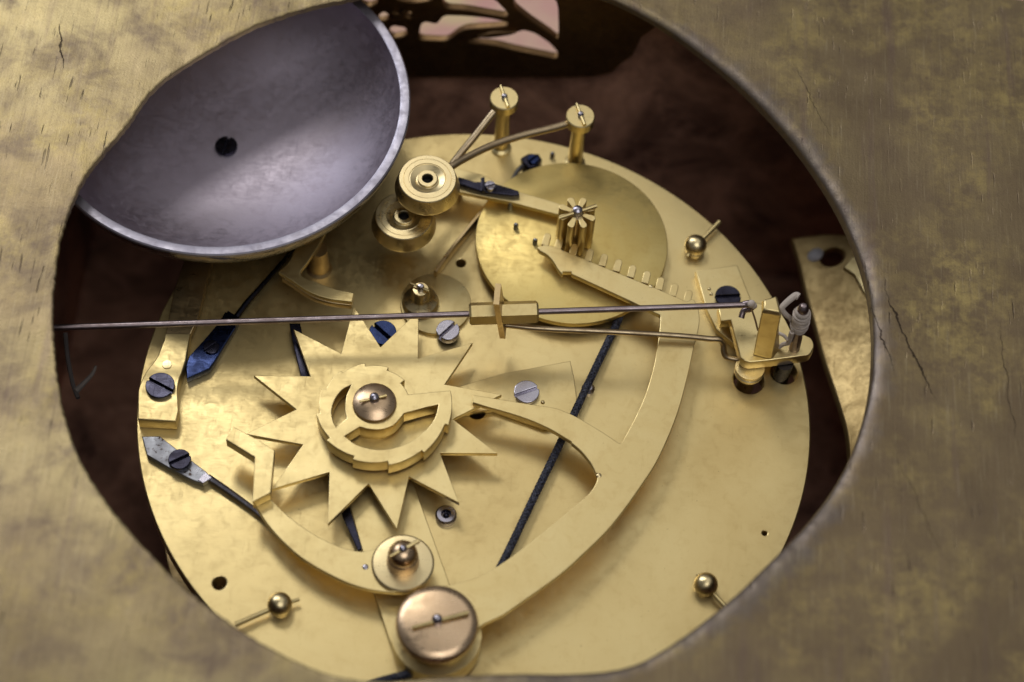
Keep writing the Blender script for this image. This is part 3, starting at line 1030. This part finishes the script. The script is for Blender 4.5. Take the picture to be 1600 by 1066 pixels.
# flat lever reaching from under the hammers to the pinion, with a dark steel spring on it
fz = 4.6
fl = thing('flat_lever', 'flat tapering brass lever from under the hammers to the pinion', 'lever', (*at((780, 305), fz), fz - .8))
obj('arm', prism([ats([(660, 252), (690, 258), (750, 272), (812, 300), (874, 318), (884, 332), (876, 336), (800, 316), (720, 300), (665, 296)], fz)], fz - .9, fz, .1), BRASS, fl)
obj('stud', lathe([(0, .02), (1.8, .02), (1.8, fz - .92), (0, fz - .92)], at((705, 280), fz), 24), DARKBRASS, fl)
ss = thing('dark_spring', 'small dark steel spring with a screw block lying right of the upper hammer', 'spring', (*at((765, 292), fz), fz))
obj('blade', prism([ats([(716, 276), (742, 284), (760, 284), (778, 288), (810, 298), (812, 304), (800, 305), (756, 300), (738, 294), (714, 286)], fz + .9)], fz + .02, fz + .9, .12), DARKBLUE, ss)
obj('screw', slotted(at((766, 289), fz + 1.7), .85, fz + .9, fz + 1.8, .4, .1), BRIGHT, ss)
obj('block', prism([ats([(751, 278), (757, 276), (759, 298), (753, 298)], fz + 1.6)], fz + .91, fz + 1.6, .1), DARKBLUE, ss)

# blued click near the far edge, and small steel pins
ck = thing('blued_click', 'small dark blue steel click with a bent foot near the far edge of the plate', 'click', (*at((830, 250), 1), 0))
obj('head', prism([ats([(814, 246), (826, 239), (842, 240), (847, 248), (840, 260), (826, 262), (817, 256)], 2.2)], .02, 2.2, .3), DARKBLUE, ck)
obj('foot', tube([at3((818, 258), 1.6), at3((808, 268), 1.0), at3((800, 282), .6)], .4, 8, .3), STEEL, ck)
obj('screw', slotted(at((833, 247), 2.8), .9, 2.2, 2.8, .8, .1), BLUE, ck)
for px, zb, lab in [((863, 243), 0, 'small dark pin right of the blue click at the far edge of the plate'), ((797, 322), 2.8, 'dark pin on the yellow disc, nearest the flat lever'),
                    ((806, 354), 2.8, 'dark pin on the yellow disc, middle one of three'), ((836, 378), 2.8, 'dark pin on the yellow disc beside the end of the rack'), ((801, 283), 0, 'dark pin beside the foot of the blue click')]:
    c = at(px, zb + .6)
    tag(obj('steel_pin', lathe([(0, zb + .01), (.38, zb + .01), (.36, zb + 1.1), (.2, zb + 1.35), (0, zb + 1.4)], c, 14), STEEL, None, (*c, zb)), lab, 'pin')

# ------------------------------------------------------------------ long rod with hexagonal block
r0, r1 = Vector(at3((90, 512), 9.0)), Vector(at3((1150, 477), 10.6))
ax = (r1 - r0).normalized()
rod = thing('connecting_rod', 'long thin brown steel rod crossing the whole movement, with a brass hexagon block', 'rod', tuple(r0.lerp(r1, .64)))
left = r0 - ax * 9
tip = [tuple(left), tuple(r0.lerp(r1, .3)), tuple(r0.lerp(r1, .7)), tuple(r1), at3((1163, 475), 10.7), at3((1171, 474), 10.9), at3((1177, 477), 10.6), at3((1172, 483), 9.8), at3((1162, 486), 9.2), at3((1158, 497), 8.6)]
obj('rod', tube(smooth(tip, 8), .47, 16), ROD, rod)


def on_rod(px):
    a = 0.0
    best = min(((abs((Vector(r0.lerp(r1, k / 400)) - Vector(r0)).length), k) for k in range(401)), key=lambda q: abs(proj_x(r0.lerp(r1, q[1] / 400)) - px))
    return r0.lerp(r1, best[1] / 400)


def proj_x(p):
    q = (np.array(p) - CAM_C) @ CAM_R
    return 800 + FPX * q[0] / -q[2]


ha, hb = on_rod(733), on_rod(840)
hexL = (hb - ha).length
hp = [(0, 0), (1.45, 0), (1.72, .3), (1.72, hexL - .3), (1.45, hexL), (0, hexL)]
hx = lathe(hp, n=6, axis=ax, base=ha)
q_ = Matrix.Rotation(math.radians(-6), 4, ax)
hx = xf(hx, lambda v: tuple((q_ @ (Vector(v) - ha)) + ha))
hexo = obj('hexagon_block', hx, BRASS, rod, smooth_angle=10)
pc_ = on_rod(782)
up3 = Vector((0, 0, 1))
fwd = Vector((0, 1, 0))


def slab(c, hx_, hy, zt, zb, lean):
    V = []
    for z in (zb, zt):
        for sx_, sy_ in ((-1, -1), (1, -1), (1, 1), (-1, 1)):
            V.append((c[0] + sx_ * hx_ + lean * (z - c[2]), c[1] + sy_ * hy, z))
    return V, [(0, 3, 2, 1), (4, 5, 6, 7), (0, 1, 5, 4), (1, 2, 6, 5), (2, 3, 7, 6), (3, 0, 4, 7)]


obj('cross_key', slab(pc_ + Vector((-.1, .1, 0)), .42, 1.8, 15.0, 5.6, -.14), DARKBRASS, rod, smooth_angle=10)

# brass wire from under the block to the suspension bracket
wp = smooth([at3(p, z) for p, z in [((790, 508), 7.2), ((850, 514), 7.2), ((960, 519), 7.0), ((1060, 525), 6.8), ((1112, 530), 6.6)]], 6)[:-1] + smooth([at3(p, z) for p, z in [((1112, 530), 6.6), ((1124, 531), 6.4), ((1130, 538), 5.6), ((1131, 550), 4.6), ((1137, 559), 3.9), ((1160, 563), 3.6)]], 5)
tag(obj('brass_wire', tube(wp, .45, 12), ROD2, None, wp[0]), 'thin brass wire with a hooked right end, below the long rod', 'wire')

# ------------------------------------------------------------------ suspension bracket at the right
sb = thing('suspension_bracket', 'brass bracket with an upright block at the right edge of the plate', 'bracket', (*at((1160, 520), 0), 0))
obj('base_plate', prism([ats([(1087, 423), (1152, 414), (1171, 462), (1184, 505), (1150, 540), (1120, 515), (1103, 480)], 1.4)], .02, 1.4, .12), BRASS, sb)
obj('screw', slotted(at((1138, 461), 2.4), 2.0, 1.4, 2.7, pixang((1118, 463), (1158, 461), 2.5), .7), DARKBLUE, sb)
for p in ((1108, 452), (1111, 460)):
    obj('steady_pin', ball((*at(p, 1.4), 1.4), .3, 10), TURNED, sb)
BT = 6.0
bp_ = ats([(1122, 480), (1126.4, 501.5), (1141.9, 500), (1157.4, 558.9), (1164, 564), (1173, 566), (1206, 562.5), (1262, 555)], BT) + smooth(ats([(1267, 552), (1272, 541), (1268, 529), (1257, 523)], BT), 4) + ats([(1240, 524), (1228, 500), (1215, 480), (1170, 470)], BT)
obj('body', prism([bp_], BT - 2.1, BT, .16), BRASS, sb)
obj('riser', prism([ats([(1124, 484), (1128, 498), (1146, 498), (1180, 530), (1190, 500), (1165, 474)], BT - 2.1)], 1.42, BT - 2.12, .1), BRASS, sb)
# upright four-sided block, leaning a little
cb = [at((1176, 555), BT), at((1205, 562), BT), at((1219, 545), BT), at((1190, 533), BT)]
ct = [at((1190, 489), 17.9), at((1221, 494), 17.9), at((1214, 463), 17.9), at((1190, 471), 17.9)]
V = [(*p, BT + .01) for p in cb] + [(*p, 17.9) for p in ct]
cx_, cy_ = sum(p[0] for p in ct) / 4, sum(p[1] for p in ct) / 4
V += [(cx_ + (p[0] - cx_) * .78, cy_ + (p[1] - cy_) * .78, 18.6) for p in ct]
Fq = [(3, 2, 1, 0), (8, 9, 10, 11)] + [(k, (k + 1) % 4, 4 + (k + 1) % 4, 4 + k) for k in range(4)] + [(4 + k, 4 + (k + 1) % 4, 8 + (k + 1) % 4, 8 + k) for k in range(4)]
blk = obj('upright_block', (V, Fq), BRASS, sb, smooth_angle=5)
bm_ = blk.modifiers.new('bevel', 'BEVEL')
bm_.width = .18 * S
bm_.segments = 2
bm_.limit_method = 'ANGLE'
# studs that go down into the plate's holes
s1, s2 = at((1172, 574), BT - 2.2), at((1226, 567), BT - 2.2)
obj('turned_stud', lathe([(0, -3), (1.3, -3), (1.3, 1.8), (1.9, 2.0), (2.2, 2.4), (2.2, 2.9), (1.95, 3.1), (2.2, 3.3), (2.2, 3.85), (0, 3.88)], s1, 36), TURNED, sb)
obj('turned_stud', lathe([(0, -3), (1.35, -3), (1.35, 3.88), (0, 3.88)], s2, 30), DARKBLUE, sb)
pb0, pb1 = Vector(at3((1241, 544), BT)), Vector(at3((1256, 478), 17.0))
pax = (pb1 - pb0).normalized()
pl_ = (pb1 - pb0).length
obj('thread_post', lathe([(0, 0), (.85, 0), (.85, 3), (.72, 4), (.75, pl_ - 1.4), (.86, pl_ - .9), (.75, pl_ - .3), (.4, pl_ + .1), (0, pl_ + .2)], axis=pax, base=pb0, n=28), ROD, sb)

# white thread wound on the post
th = thing('white_thread', 'white cotton thread wound round the dark post of the bracket', 'thread', tuple(pb0 + pax * 6))
P = []
u = pax.orthogonal().normalized()
v = pax.cross(u)
def wind(turns, h0, h1, r0, sgn, rad, seed):
    P = []
    for i in range(turns * 18 + 1):
        a = sgn * 2 * math.pi * i / 18
        k = i / (turns * 18)
        hgt = h0 + (h1 - h0) * (0.5 - 0.5 * math.cos(k * math.pi * 3)) + .35 * mnoise.noise(Vector((i * .06, seed, 0)))
        rr = r0 + .22 * mnoise.noise(Vector((i * .09, seed, 4)))
        P.append(tuple(pb0 + pax * hgt + (u * math.cos(a) + v * math.sin(a)) * rr))
    return tube(P, rad, 6)


obj('winding', wind(13, 5.2, 9.6, .92, 1, .2, 1.1), THREAD, th)
obj('winding', wind(14, 5.6, 9.0, 1.13, -1, .18, 5.7), THREAD, th)
obj('winding', wind(7, 6.0, 8.2, 1.2, 1, .15, 9.2), THREAD, th)
base_w = pb0 + pax * 6.2
obj('strand', tube(smooth([tuple(base_w + Vector((-1, -.8, 0))), at3((1233, 531), 9.5), at3((1224, 524), 9.6), at3((1212, 519), 9.6)], 6), .26, 8), THREAD, th)
obj('strand', tube(smooth([tuple(base_w + Vector((-1, -1.0, -.6))), at3((1232, 535), 8.4), at3((1224, 538), 7.2), at3((1217, 543), 6.4)], 6), .42, 8, .3), THREAD, th)
obj('strand', tube(smooth([tuple(pb0 + pax * 7 + Vector((-1.3, 0, 0))), at3((1234, 497), 13.0), at3((1225, 489), 14.2), at3((1222, 481), 15.0), at3((1231, 471), 15.6), at3((1243, 462), 15.8), at3((1248, 464), 15.8)], 6), .36, 10, .55), THREAD, th)
obj('knot', join(ball((*at((1174, 475), 11.2), 11.2), .62, 14), ball((*at((1178, 478), 10.9), 10.9), .5, 12)), THREAD, th)
obj('strand', tube(smooth([at3((1174, 482), 10.4), at3((1180, 500), 8.6), at3((1184, 516), 6.8)], 5), .16, 6), plain('tan_thread', (.38, .25, .13), .9), th)

# pale fibre hanging in the dark at the left, below the rod
ft = thing('loose_fibre', 'pale loose fibre in the dark gap at the left, below the rod', 'fibre', at3((118, 610), -6))
obj('strand', tube(smooth([at3(p, z) for p, z in [((102, 520), -2), ((106, 560), -4), ((114, 600), -6), ((122, 622), -6)]], 6), .35, 7), plain('fibre', (.09, .075, .07), .9), ft)
obj('strand', tube(smooth([at3(p, z) for p, z in [((118, 612), -6), ((130, 600), -6), ((144, 585), -5), ((150, 572), -4)]], 5), .5, 7, .2), plain('pale_fibre', (.2, .17, .15), .9), ft)
